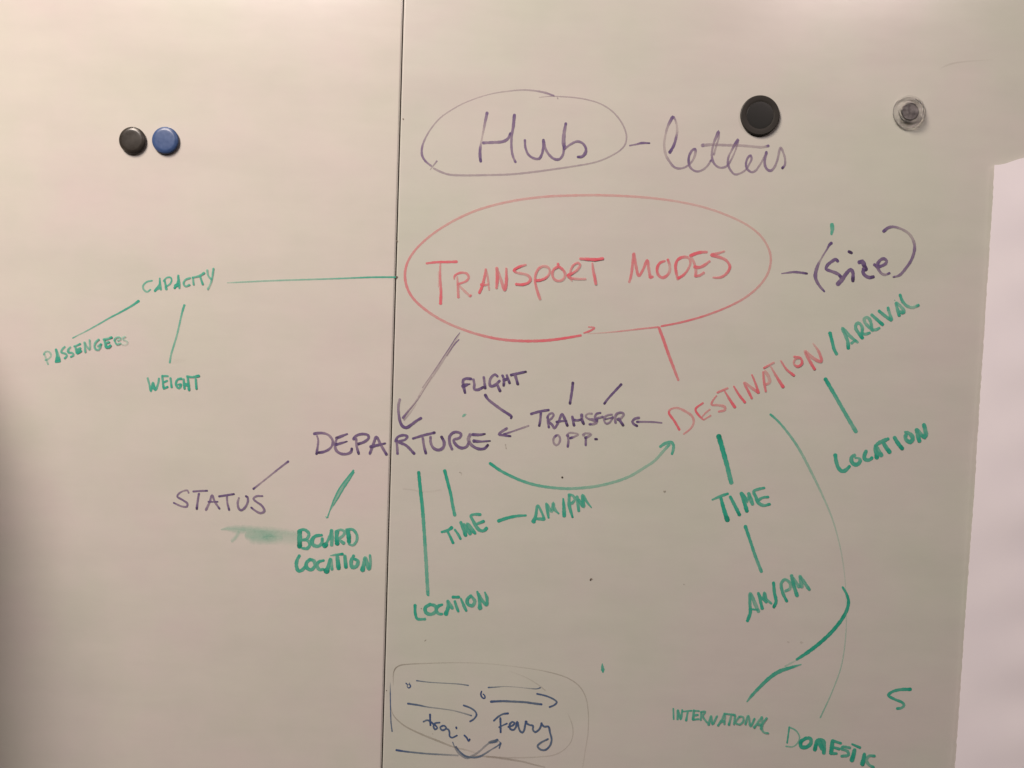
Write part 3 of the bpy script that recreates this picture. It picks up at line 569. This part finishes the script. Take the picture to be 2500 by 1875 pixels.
1965,185,6,.62 1905,270,9,.58 1842,365,10,.55 1785,470,7,.5 1755,525,5,.45
1683,640,2,.6 1690,655,3,.6 1706,648,2.4,.6
=L smudge green pale green wiped smear to the left of BOARD
~14 .5 1
600,777,5,0.31 660,768,11,0.34 720,772,18,0.34 850,780,22,0.35 1000,795,23,0.34 1150,800,22,0.27 1280,815,20,0.22 1395,830,18,0.20
885,842,24,0.34 930,853,33,0.37 1050,858,34,0.41 1130,858,32,0.34 1190,862,26,0.17
1130,862,34,0.17 1260,866,34,0.18 1400,875,30,0.19
775,812,10,0.27 745,860,11,0.34 712,893,10,0.31
1040,852,7,0.20 1110,840,9,0.24 1160,855,7,0.20
=L handwritten_word green the word BOARD in thick dark green capitals
~8 .82
1410,795,11,.95 1410,870,11,.95 1410,955,11,1.15 | 1405,787,6,.7 1460,778,7,.75 1507,820,7.5,.7 1490,868,7,.7 1430,888,6,.7 | 1440,885,6,.7 1495,893,7,.72 1517,930,8,.72 1488,973,8,.72 1438,970,6,.66
1640,835,6,.95 1575,845,8,.85 1540,885,9.5,.85 1550,935,9,.72 1600,950,8,.72 1640,920,8,.72 1645,870,7,.75
1668,945,12,1 1685,930,11,.95 | 1690,915,6,.7 1722,850,7,.7 1742,780,5,.7 | 1742,785,8,.68 1745,860,9,.68 1742,938,8,.6
1797,800,10,.8 1793,850,9,.8 1800,922,11,1 | 1785,795,5,.7 1840,778,6,.62 1878,800,7,.6 1860,840,7,.62 1820,872,6,.68 1868,918,8,.62
1912,785,9,.72 1920,850,10,.95 1922,905,9,.95 | 1895,778,6,.75 1960,775,6.5,.78 2003,830,6.5,.7 2000,895,6.5,.68 1960,938,6,.62 1920,925,5,.62
=L handwritten_word green the word LOCATION in thick dark green capitals below BOARD
~8 .8
1408,1048,7,.8 1382,1100,8,.85 1377,1160,8.5,.82 1400,1208,8,.85 1440,1195,8,.72 1465,1165,7,.66
1520,1085,7,.72 1480,1125,8.5,.8 1483,1172,9,.85 1530,1195,8,.8 1570,1150,8,.7 1555,1100,9,.66 1515,1088,7,.72
1660,1098,6,.85 1610,1112,7,.82 1590,1150,8,.68 1615,1193,8,.66 1655,1190,7,.66
1690,1200,14,1.05 1690,1212,13,1.05 | 1700,1185,9,.8 1715,1130,8,.78 1728,1082,7,.68 | 1735,1085,7,.62 1745,1190,7,.6
1730,1046,2.5,.6 1790,1038,5.5,.7 1857,1030,6,.95 | 1800,1050,8,.68 1808,1120,10,.9 1815,1178,10,.98
1880,1048,7,.72 1890,1165,9,.92
1972,1045,6,.8 1945,1105,8.5,.75 1955,1165,9,.75 2000,1155,9,.72 2015,1100,8,.68 1975,1080,6,.7
2062,1195,11,.98 2078,1130,8,.72 2088,1065,7,.68 2112,1130,10,.7 2130,1188,8,.75 2145,1120,6.5,.62 2140,1042,5.5,.62
@980 1130 .24108
=R drawn_line green long upright green line from DEPARTURE down to LOCATION
~8 .8
175,95,7.5,1 195,300,8,.95 210,430,8,.88 222,580,8,.8 232,720,7.5,.75 240,850,8,.6 250,1000,8,.62 258,1150,8,.66 268,1325,8,.58 | 269,1300,1.5,.9 270,1304,1.5,.9 | 262,1338,3,.8 276,1342,4,.6
=R drawn_line green green line from DEPARTURE down to the lower TIME
438,78,7.5,1 480,240,7,.98 500,320,7,.92 515,410,7,.8 540,530,7.5,.68
=R handwritten_word green the word TIME beside AM/PM in the lower middle, in green
~7 .82
408,700,6,.85 470,683,7,.85 510,655,8,.9 | 470,700,5.5,.8 500,760,6,.82 523,810,7,.95
540,675,5,.7 572,720,6,.78 598,768,6,.8
600,600,7,.7 625,660,8,.82 650,733,8.5,.92 | 650,725,5,.8 665,660,5,.66 665,612,6,.66 700,660,11,.7 745,712,7,.8 | 630,620,7,.66 695,715,9,.78
798,522,7,.8 740,520,6,.72 703,532,6,.78 725,585,7,.78 758,645,8.5,.72 795,682,8,.78 835,685,7,.85 862,660,8,.85 | 760,618,6,.72 832,590,7,.85
=R dash green green dash between TIME and AM/PM
982,588,8,.95 1080,556,7.5,.9 1170,538,6.5,.85 1260,532,5,.8
=R handwritten_word green AM/PM to the right of the green dash, in green
~7.5 .78
1337,595,10,.9 1360,535,7,.78 1380,432,6,.72 1420,500,5.5,.72 1448,572,6,.72 | 1362,565,6,.72 1440,570,8,.7
1467,412,6,.7 1478,480,8,.78 1490,555,5,.82 | 1475,420,6,.6 1520,490,8,.55 1537,405,6,.66 1548,465,8,.62 1592,513,4,.7
1638,362,4,.8 1645,450,8,.85 1648,535,9,.72
1697,330,6,.72 1700,430,8.5,.8 1732,548,5,.9 | 1695,322,7,.72 1735,330,6,.66 1755,370,6,.66 1725,408,7,.62
1778,340,7,.66 1795,484,7,.78 | 1790,370,7,.72 1842,440,8,.78 1833,325,7,.72 1875,390,6,.72 1922,450,3,.66
=R handwritten_word green the word LOCATION at the foot of the long green line
~7 .8
138,1440,7,.9 140,1520,6.5,.92 160,1578,6.5,.85 240,1582,6.5,.66
292,1432,8,.85 242,1465,8,.85 248,1515,8.5,.82 300,1533,8,.72 350,1500,8,.75 342,1450,8,.75 292,1432,7,.8
412,1435,6,.92 370,1452,8,.82 352,1492,8,.68 378,1528,7.5,.62 412,1530,6,.66
450,1530,10,.92 472,1460,8,.8 465,1395,5,.72 | 470,1395,6,.62 495,1440,9,.6 515,1472,7,.66
520,1358,7,.9 580,1358,7,.85 | 540,1398,5.5,.8 555,1450,7,.85 575,1502,6,.78
600,1370,4,.75 630,1440,7.5,.8 655,1495,6,.78
705,1342,6.5,.78 667,1380,8,.8 672,1428,8,.8 720,1443,8,.72 742,1398,8,.66 708,1348,6,.66
768,1302,5,.78 790,1390,7,.8 795,1470,10,.7 | 780,1325,6,.72 825,1400,7,.72 860,1438,7,.78 866,1370,7.5,.82 845,1308,4,.7
=R ink_dot grey dark speck on the board below the curved arrow
~3.5 1
1915,1188,4,1 1922,1172,3,.7 1935,1182,2.5,.4
=R smudge grey faint grey rub mark below the end of DEPARTURE
~4 .25 .6
588,95,3,.28 605,103,5,.22 608,122,3,.15 
=R smudge grey very faint grey rub mark across the long green line
~4 .1 .6
20,265,4,.10 90,270,4,.12 250,292,5,.06 400,275,5,.07
=R ink_dot grey small grey speck inside the letters of the lower left LOCATION
~3 .5
201,1475 203,1477
@1720 1040 .30151
=R drawn_line green very thick green line from DESTINATION down to the right TIME
~10 .9
115,82,12,1.2 135,150,11,1.02 160,240,11,.95 185,330,10,.85 200,395,10.5,.75 217,460,10,.66
=R handwritten_word green the large word TIME on the right in dark green
~8 .85
62,597,4,.75 130,568,7,.75 188,548,6,.9 | 132,582,7,.85 155,670,9,.95 185,762,11,1.1
207,572,7,.85 243,640,8,.9 282,718,8.5,1
297,543,8,.85 320,610,9,.85 342,688,9,1 | 308,552,8,.72 335,600,9,.7 | 357,545,8,.7 372,590,10,.72 388,632,8,.66 | 338,612,8,.6 362,570,8,.6
483,500,5.5,.85 430,512,6.5,.75 397,528,7,.78 415,575,8,.78 435,620,9,.75 475,642,7,.72 527,632,6,.82 | 430,605,7,.72 465,580,6,.72 515,573,5.5,.78
=R drawn_line green green line from the right TIME down to the right AM/PM
330,812,8,.88 370,930,7,.82 410,1050,7.5,.72 460,1178,7.5,.66
=R handwritten_word green AM/PM on the right, sloping, in green
~7.5 .76
347,1578,7.5,.92 370,1510,8,.9 367,1430,7,.72 370,1355,7,.68 405,1430,9,.55 437,1502,8,.55 | 365,1482,4,.85 430,1487,5,.7
435,1352,6.5,.75 450,1410,7,.8 467,1478,7.5,.85 | 440,1358,5,.7 470,1405,6,.72 485,1348,6.5,.75 500,1400,6.5,.75 540,1436,5.5,.6 | 470,1395,6,.7 500,1425,7,.72
558,1268,7,.9 565,1350,7.5,.88 578,1420,7.5,.9 560,1465,7,.98
665,1418,6.5,.95 633,1350,7.5,.8 620,1275,7,.72 650,1242,7,.68 690,1270,7,.55 690,1315,7,.55 655,1335,6.5,.6
703,1210,8,.74 725,1300,8.5,.8 748,1372,8.5,.8 | 712,1225,7,.55 765,1300,8,.6 | 772,1215,8,.66 785,1300,9,.55 | 778,1222,7,.55 810,1270,8,.66 847,1322,7,.7
=R drawn_line green fine curved green line from DESTINATION down to DOMESTIC
@1840 980 .48232
~5 .5
85,66,5.5,.82 115,92,5,.7 150,130,5.5,.62 220,225,6,.5 290,355,6,.42 350,480,4.6,.35 400,600,3.4,.3 440,750,3,.25 462,900,2.4,.2 468,1050,2.4,.2 466,1180,2.6,.3 443,1340,2.8,.34 390,1485,3,.4 337,1600,3.4,.5
=R drawn_line green thick curved green line leading to INTERNATIONAL
~8 .9
450,940,5,.85 470,975,6,.95 480,1015,7,1 465,1070,8,1.02 405,1155,8.5,1.02 335,1222,8.5,1.02 275,1268,8.5,.98 218,1306,6,.82
218,1308,3,.22 185,1326,5,.25 158,1340,3,.3
@1620 1640 .28933
1160,-62,3,.6 1080,-38,7,.8 980,-5,9,.85 900,45,8.5,.82 800,140,7.5,.78 735,210,6.5,.78 703,252,3,.55
=R handwritten_word green the word INTERNATIONAL in small crowded green capitals
~5 .68
82,310,4,.66 85,400,4,.66
118,402,5,.7 120,322,4.6,.66 145,400,5.5,.7 157,322,4.6,.66
160,335,3.6,.7 235,328,4.6,.78 | 203,340,4.6,.62 190,410,5.5,.78
255,325,6,.66 248,402,6,.75 | 255,328,5,.7 298,330,4,.7 | 255,368,6,.62 288,362,5,.7 | 250,402,5,.75 295,398,4.6,.7
318,340,4.6,.66 312,405,5,.66 | 312,338,4.6,.7 350,335,5,.72 330,372,5,.7 365,425,5,.6
378,445,6,.75 400,370,4.6,.62 412,440,5.5,.75 450,372,4.6,.62
458,452,5.5,.8 490,405,5,.7 515,350,5,.6 512,440,5,.6 | 480,418,7,.55 510,415,6,.55
510,350,4.6,.72 600,362,5,.7 | 568,370,5,.55 550,445,5.5,.75
602,368,5,.62 592,440,5,.66 | 638,375,4.6,.68 605,425,5,.7 640,442,5,.7 670,415,5,.66 668,378,5,.6 640,375,4.6,.6
688,440,5.5,.75 712,368,5,.62 732,455,5.5,.75 765,392,4.6,.68
762,468,5.5,.78 800,415,5,.66 828,378,5,.6 | 828,385,6,.55 820,478,6,.55 | 790,440,6,.6 822,445,6,.6
868,388,5,.75 838,430,5.5,.75 825,475,5.5,.66 845,508,4.6,.55 880,515,4.6,.66
=R handwritten_word green the word DOMESTIC with a thin D and thick dark letters
~9 .9
1060,468,4,.8 1052,530,4,.72 1042,600,4,.8 | 1058,466,3.8,.62 1115,495,3.6,.55 1147,550,3.6,.52 1130,600,3.6,.5 1090,632,3.6,.48 1033,628,4,.5
1200,560,8,.92 1157,592,9,.98 1162,633,9,.98 1210,633,9,.95 1243,600,8.5,.85 1238,562,8,.85 1200,560,8,.85
1275,658,9,1.05 1300,580,9,.95 1345,582,9,.8 1352,685,9,.8 | 1310,590,11,.78 1338,650,9,.75
1425,582,9,.85 1412,685,10,.9 | 1425,580,7,.88 1495,602,6,.72 | 1420,632,6,.85 1482,650,6.5,.72 | 1412,688,7,.9 1458,688,6,.75
1572,640,6,.75 1510,632,6.5,.78 1500,648,6,.72 1550,668,7,.75 1558,700,7,.75 1500,710,6.5,.68
1588,608,4,.8 1655,637,6.5,.85 | 1610,655,8,.8 1600,700,10,.9 1586,745,10,.88
1693,690,7,.82 1685,735,9.5,.92 1675,778,10,.92 | 1778,708,6.5,.8 1730,708,6.5,.66 1710,745,7.5,.6 1735,785,6.5,.6 1770,802,6,.72
=R handwritten_letter green single green letter S at the lower right
~7 .85
2083,148,8,1.02 2000,150,7,.82 1930,168,6.5,.85 1897,198,7,.9 1950,232,6,.85 2012,258,6.5,.85 2030,282,6,.75 2005,305,6.5,.66 1970,310,6,.8
@930 1600 .23508
=R drawn_outline grey thin rounded outline drawn around the train and Ferry sketch
~2.2 .35
128,310,2.00,0.10 128,215,2.00,0.33 135,165,2.40,0.46 155,130,2.80,0.46 200,103,2.80,0.40 280,92,2.60,0.33 500,82,2.40,0.23 800,75,2.20,0.17 1100,85,2.20,0.11 1300,105,2.20,0.11 1600,145,2.20,0.17 1780,182,2.60,0.26 1950,240,2.60,0.28 2060,320,2.60,0.26 2125,430,2.40,0.23 2153,600,2.40,0.22 2150,800,2.40,0.20 2120,1000,2.20,0.15 2095,1165,2.00,0.10
105,540,2.00,0.17 130,620,2.60,0.28 230,720,3.20,0.30 420,818,4.00,0.32 600,890,4.40,0.32 760,952,3.60,0.26 900,985,3.40,0.17 1000,1018,3.40,0.12
1940,605,2.00,0.07 1980,700,2.20,0.20 1995,800,2.20,0.22 1970,900,2.20,0.20 1900,980,2.40,0.17 1800,1032,3.00,0.18 1650,1052,2.80,0.17 1400,1062,3.00,0.18 1100,1050,4.00,0.20
1330,160,2.00,0.05 1500,225,2.20,0.12 1620,295,2.40,0.17 1705,362,3.00,0.21
=R drawn_line blue thin upright blue line at the left of the Ferry sketch
~3 .7
97,285,1.6,.25 97,400,2.4,.85 100,560,2.6,.85 105,700,2.8,.72 116,788,3.2,.7
=R small_circle blue small blue scribbled circle at the left of the sketch
~3 1
260,288,3,1 276,305,2.6,.9 | 298,285,2,.6 270,318,2,.6 | 298,300,3.4,1 308,322,3,1 288,338,3,1 275,325,2.4,.9
=R drawn_line blue upper left thin blue line of the sketch
~2.5 .6
370,262,3,.78 500,278,2.2,.55 700,290,2.2,.5 820,298,2.6,.6 907,311,3,.62
=R drawn_line blue upper right thin blue line of the sketch
1115,333,3.4,.8 1180,330,3,.6 1280,323,2,.36 1400,328,2,.3 1500,338,2,.34 1620,346,3,.62 1655,335,3,.7
=R small_circle blue small blue loop shaped like a 6 between the two arrows
~3.2 1
1045,373,3.4,1.1 1037,405,3.6,1.1 1052,438,3.8,1.1 1078,446,3.4,1.1 1078,418,3.2,1 1062,402,3,1
=R drawn_arrow blue blue arrow pointing right above the word Ferry
~4 .8
1142,480,5.4,.95 1250,475,5,.82 1400,480,5,.72 1500,486,5,.72 1600,500,5,.78 1668,508,5,.95 | 1620,398,4,.88 1720,422,4,.8 1805,462,4,.8 1826,485,4.2,.85 1800,515,4.2,.82 1750,536,4,.85
=R drawn_arrow blue blue arrow pointing right above the word train
280,500,4.6,.9 400,518,4,.8 480,535,3,.55 600,550,2.8,.42 750,572,2.8,.4 850,598,3.2,.45 940,625,3.4,.6 | 858,518,4,.9 930,545,4,.8 978,580,4,.85 993,615,4,.88 965,660,4,.85 925,685,4,.88
=R handwritten_word blue the word train in small blue joined letters
~4.2 .92
510,612,4.6,.98 511,670,4.2 514,725,4.4,1 | 442,688,4.4,.7 480,672,4,.75 520,690,4.4,1 545,715,4,.9 | 610,697,4,.85 560,705,4,.9 545,735,4.4 562,768,4.4,.95 585,752,4 560,720,3.6
645,728,4,.95 615,745,4.2 632,775,4.2 662,770,4.4 678,748,4,.85 655,728,3.8 | 670,760,3.6 700,768,4,.85 712,800,4,.9 712,835,3.8,.9 735,853,4,.85 790,830,3.4,.85
782,745,4.4,1.05 784,757,4,1.05 | 865,828,3.8,1 890,852,4,1 910,888,4,1.02 922,868,3.6,1
=R handwritten_word blue the word Ferry in blue joined letters
~4.6 .9
1172,678,4.4,.85 1220,635,4.2,.8 1270,608,4.2,.82 1320,602,5,.95 | 1240,650,4.6,.92 1242,720,4.4,.95 1243,798,4.6,.98 | 1225,745,3.4,.9 1260,728,3.4,.85 1310,706,3.4,.85
1322,742,4.2,.9 1370,725,4.4,.92 1388,700,4.4,.95 1362,690,4.4,.9 1335,720,4.6,.92 1345,765,4.6,.9 1378,772,4.4,.9 1402,740,4.4,.9 1415,690,6,.98 1428,740,4.4,.85 1445,785,4.6,.88 1468,800,4.8,.88 1485,780,4.4,.85 1498,720,4.4,.85 1508,687,6.5,.98
1505,700,5,.9 1545,722,4.4,.85 1578,728,4.4,.85 1577,770,4.4,.82 1600,795,4.6,.85 1640,770,4.4,.82 1660,735,4.2,.85 1668,703,5,.95 | 1668,710,4.4,.9 1695,738,4.4,.88 1738,738,5,.92 1755,800,4.4,.8 1772,870,4.4,.8 1755,935,4.4,.8 1705,980,4.4,.8 1655,975,4.4,.75 1625,940,4.6,.78 1655,908,4.4,.75 1735,866,4,.75
=R drawn_line blue long blue line under the train sketch, fading to the right
~4 .5
160,983,5,.92 220,993,4.4,.85 300,1003,4,.72 500,1022,4,.62 650,1030,4,.52 800,1038,4,.36
=R drawn_line grey faded grey end of the line under the word Ferry
~4 .3
950,1040,4.00,0.18 1100,1050,4.40,0.26 1250,1068,4.40,0.32 1350,1082,4.60,0.32 1480,1105,4.00,0.24 1580,1132,3.60,0.28 1700,1160,3.20,0.22
=R drawn_arrow blue double blue curved arrow between train and Ferry
~4 .6
745,900,2.4,.8 765,950,3,.5 800,1005,5,.45 850,1045,6,.5 900,1062,6.5,.55 965,1035,5.4,.38 1030,990,4.4,.4 1090,935,4.4,.4 1140,900,4.4,.45 1210,875,4.6,.75
778,948,4,.85 825,1005,3.6,.7 880,1045,4.4,.78 960,1060,4.4,.7 1030,1048,5,.7 1080,1020,4.2,.62 1150,975,3.2,.55 1210,940,3.4,.75 1243,912,3.6,.8
1125,902,6,.45 1165,895,8,.5 1200,890,7,.5 | 1135,908,3,.7 1195,895,3,.7 | 1210,872,3.6,.85 1222,888,2,.5 1245,908,3,.6 | 1243,912,4,.85 1228,962,3,.75
=R ink_dot grey small dark speck by the panel gap
~2.4 .8
57,364 59,366
@1200 1550 .18083
=R tick_mark green small green drop-shaped mark above the sketch
~6 .7
1495,385,1.6,.6 1497,430,6,.68 1502,470,8.4,.66 1504,508,2.5,.7
@2200 100 .13562
=R smudge grey very faint curved line at the upper right corner
~3 .1 .3
690,510,3.00,0.03 800,450,4.00,0.10 950,400,4.00,0.14 1100,378,3.40,0.10 1400,352,2.40,0.07 1650,340,2.00,0.04
@0 0 1
=R ink_dot grey grey speck near the green line of the right AM/PM
~3 .4
1923,1567,3.5,.18 1926,1568,3.5,.18
=R ink_dot grey
1955,1568,5,.16 1958,1569,5,.16
=R ink_dot grey
1669,1427,2.6,.25 1671,1427,2.6,.25
=R ink_dot grey
1056,1791,2,.3 1057,1792,2,.3
=R ink_dot grey
1040,1562,2,.4 1037,1565,2,.5
=R ink_dot grey
1620,1199,3,.3 1625,1199,3,.3
=R ink_dot grey
967,676,4,.9 968,679,4,.9
=R ink_dot grey
984,290,3,.7 985,292,3,.7
=R ink_dot grey
969.5,588,3.5,.7 970,590,3,.7
"""
# ------------------------------------------------------------------ magnets
def lathe(name, prof, center, mat, parent, seg=72, closed=False):
    """prof: (radius, height off the board) from the board outwards to the axis"""
    vs, fs = [], []
    for r, h in prof:
        for k in range(seg):
            a = 2 * math.pi * k / seg; vs.append((math.cos(a) * r, -h, math.sin(a) * r))
    for j in range(len(prof) - 1):
        for k in range(seg):
            a = j * seg + k; b = j * seg + (k + 1) % seg
            fs.append((a, b, b + seg, a + seg))
    if closed:
        j = len(prof) - 1
        for k in range(seg):
            a = j * seg + k; b = j * seg + (k + 1) % seg; fs.append((a, b, (k + 1) % seg, k))
    else: fs.append(tuple((len(prof) - 1) * seg + k for k in range(seg)))
    me = mesh_from(name, vs, fs, True); o = link(name, me, parent, mat)
    return o
def arcp(cx, cy, r, a0, a1, n=8):
    return [(cx + r * math.cos(math.radians(a0 + (a1 - a0) * i / n)), cy + r * math.sin(math.radians(a0 + (a1 - a0) * i / n))) for i in range(n + 1)]
mm = .001
black_pl = mat_plain("black_plastic", (.024, .022, .019), .45, .35, noise=(120, .1))
black_gl = mat_plain("worn_black_plastic", (.034, .030, .026), .30, .5, noise=(120, .12))
blue_pl = mat_plain("blue_plastic", (.044, .085, .215), .36, .55, noise=(300, .08))
steel = mat_plain("brushed_steel", (.23, .22, .22), .55, .5, 1.0, noise=(220, .55))
kk = NT("clear_plastic"); kk.p.inputs["Transmission Weight"].default_value = .94; kk.p.inputs["Roughness"].default_value = .10
kk.p.inputs["IOR"].default_value = 1.22; kk.p.inputs["Base Color"].default_value = (.97, .96, .95, 1); clear_pl = kk.m

def magnet_root(name, px, py, h, label, cat="magnet"):
    q = plane_pt(px, py, -h); o = bpy.data.objects.new(name, None); col.objects.link(o); o.location = (q.x, 0, q.z)
    tag(o, label, cat); return o
def small_button(px, py, mat, label):
    R = 12.9 * mm
    o = magnet_root("round_magnet", px, py, .0032, label)
    prof = [(R * .82, .0003), (R * .90, .0007), (R * .97, .0013)] + arcp(R - .0018, .0018, .0018, -10, 62, 8)
    r1, h1 = prof[-1]
    prof += [(R * .82, h1 + .0006), (R * .76, h1 + .00085), (R * .70, h1 + .00092), (R * .55, h1 + .00096), (R * .35, h1 + .0010), (R * .12, h1 + .00102)]
    lathe("cap", prof, None, mat, o)
    lathe("magnet_disc", [(R * .8, .00005), (R * .8, .0012), (R * .3, .0013)], None, steel, o)
    return o
small_button(322.0, 342.0, black_gl, "small round black magnet on the left panel, to the left of the blue magnet")
small_button(402.6, 342.0, blue_pl, "small round blue magnet on the left panel beside the small black one")
# large black magnet: rim, conical inner face, flat sunken centre
o = magnet_root("round_magnet", 1855.8, 281, .003, "large round black magnet with sunken face above the word letters")
R = 18.9 * mm
prof = [(R * .82, .0003), (R * .91, .0009), (R * .975, .0015)] + arcp(R - .0010, .0022, .0010, -20, 100, 8)
lathe("body", prof + [(R * .86, .00318), (R * .78, .0031), (R * .72, .00302), (R * .70, .0029)], None, black_pl, o)
lathe("face", [(R * .705, .0022), (R * .70, .00288), (R * .66, .00292), (R * .5, .00298), (R * .3, .00303), (R * .08, .00305)], None, mat_plain("matt_black_plastic", (.016, .017, .016), .34, .4), o)
# clear magnet: wide transparent collar round a raised cup with a steel disc
o = magnet_root("clear_magnet", 2223.0, 272.0, .005, "clear plastic magnet with a dark steel core, right of the large black magnet")
R = 15.6 * mm
collar = [(R * .53, .0006)] + [(R * .95, .0006)] + arcp(R - .0012, .0022, .0012, -30, 90, 7) + [(R * .84, .0040), (R * .74, .0056)] + arcp(R * .70, .0066, .0011, 20, 160, 6) + [(R * .60, .0052), (R * .55, .0045), (R * .53, .0030)]
lathe("clear_body", collar, None, clear_pl, o, closed=True)
lathe("steel_core", [(R * .50, .0004), (R * .50, .0042), (R * .49, .0045), (R * .475, .0046), (R * .46, .0046), (R * .2, .0046)], None, steel, o)

# ------------------------------------------------------------------ paper sheet hanging over the right panel
kp = NT("flipchart_paper"); tcp = kp.n("ShaderNodeTexCoord"); n_ = kp.n("ShaderNodeTexNoise", i_Scale=14.0, i_Detail=4.0)
kp.l(tcp.outputs["Object"], n_.inputs["Vector"])
kp.l(kp.ramp(n_.outputs[0], [(.35, (.83, .79, .85)), (.65, (.86, .82, .87))]), kp.p.inputs["Base Color"])
kp.p.inputs["Roughness"].default_value = .75; kp.p.inputs["Specular IOR Level"].default_value = .25
fb = kp.n("ShaderNodeTexNoise", i_Scale=900.0, i_Detail=2.0); kp.l(tcp.outputs["Object"], fb.inputs["Vector"])
bp = kp.n("ShaderNodeBump", i_Strength=.15, i_Distance=.0002); kp.l(fb.outputs[0], bp.inputs["Height"]); kp.l(bp.outputs[0], kp.p.inputs["Normal"])
edge_px = [(2427, 403), (2424.5, 460), (2420, 540), (2416, 620), (2410, 720), (2398, 900), (2384, 1100), (2371, 1300), (2358, 1500), (2350, 1625), (2341, 1750), (2330, 1875), (2323, 1960), (2314, 2080)]
top_px = [(2427, 403), (2437, 403), (2452, 400), (2470, 393.5), (2486, 388), (2500, 384.5), (2560, 372), (2700, 350), (3000, 300)]
def along(pts, key, val):
    for a, b in zip(pts, pts[1:]):
        if a[key] <= val <= b[key]: f = (val - a[key]) / (b[key] - a[key]); return a[1 - key] + (b[1 - key] - a[1 - key]) * f
    return pts[-1][1 - key] if val > pts[-1][key] else pts[0][1 - key]
LIFT = .0035
vs, fs = [], []; NX, NZ = 70, 220
rp = random.Random(3)
for j in range(NZ + 1):
    t = (j / NZ) ** 1.0
    py = 403 + (2080 - 403) * t
    xe = along(edge_px, 1, py) + rp.uniform(-.8, .8) * (1 if j else 0)
    e = plane_pt(xe, py, -LIFT)
    for i in range(NX + 1):
        u = i / NX; x = e.x + (.42) * u ** 1.5
        # top edge follows the photographed curve; the rise fades away down the sheet
        q = plane_pt(2427 + 573 * min(1, (u ** 1.5) * .42 / .235), 0, -LIFT)
        px = 2427 + (x - plane_pt(2427, 403, -LIFT).x) / .0004
        ptop = along(top_px, 0, max(2427, min(3000, px)))
        ztop = plane_pt(px, ptop, -LIFT).z; zb = plane_pt(px, 2080, -LIFT).z
        z = ztop + (zb - ztop) * t
        dx = x - e.x
        y = -LIFT - .0009 * math.sin(z * 46 + 1.1 + dx * 5) * (.15 + .6 * min(1, dx * 9)) - .0007 * math.sin(z * 83 + 2.0 - dx * 13) * min(1, dx * 14) - .0012 * min(1, dx * 4) - .0008 * math.sin(z * 19 + 4)
        vs.append((x, y, z))
W = NX + 1
for j in range(NZ):
    for i in range(NX): a = j * W + i; fs.append((a, a + W, a + W + 1, a + 1))
me = mesh_from("paper_sheet", vs, fs, True); ps = link("paper_sheet", me, None, kp.m)
sol = ps.modifiers.new("thickness", 'SOLIDIFY'); sol.thickness = .0003; sol.offset = 0
es = ps.modifiers.new('crisp_edge', 'EDGE_SPLIT'); es.split_angle = math.radians(40)
tag(ps, "plain white paper sheet hanging over the right edge of the whiteboard", "paper")

# ------------------------------------------------------------------ unseen blocker added left of the frame to shade the board's lower left edge
cup = bpy.data.objects.new("shade_blocker", None); col.objects.link(cup); cup.location = (-.81, -.09, -1.6)
tag(cup, "added pale box, unseen left of the whiteboard, that shades its lower left", "shade_blocker")
cm = mat_plain("blocker_surface", (.50, .46, .40), .5, noise=(12, .04))
def cbox(name, a, b, mat, bev=.002):
    o_ = box(name, tuple(p - q for p, q in zip(a, cup.location)), tuple(p - q for p, q in zip(b, cup.location)), mat, cup)
    bv = o_.modifiers.new("bevel", 'BEVEL'); bv.width = bev; bv.segments = 2; return o_
cbox("blocker_body", (-1.06, -.215, -1.6), (-.556, .029, .07), cm)
cbox("blocker_front", (-1.058, -.235, -1.55), (-.559, -.2155, .05), cm)
cbox("blocker_handle", (-.60, -.26, -.35), (-.588, -.2355, -.2), steel, .003)

run_strokes(STROKES)
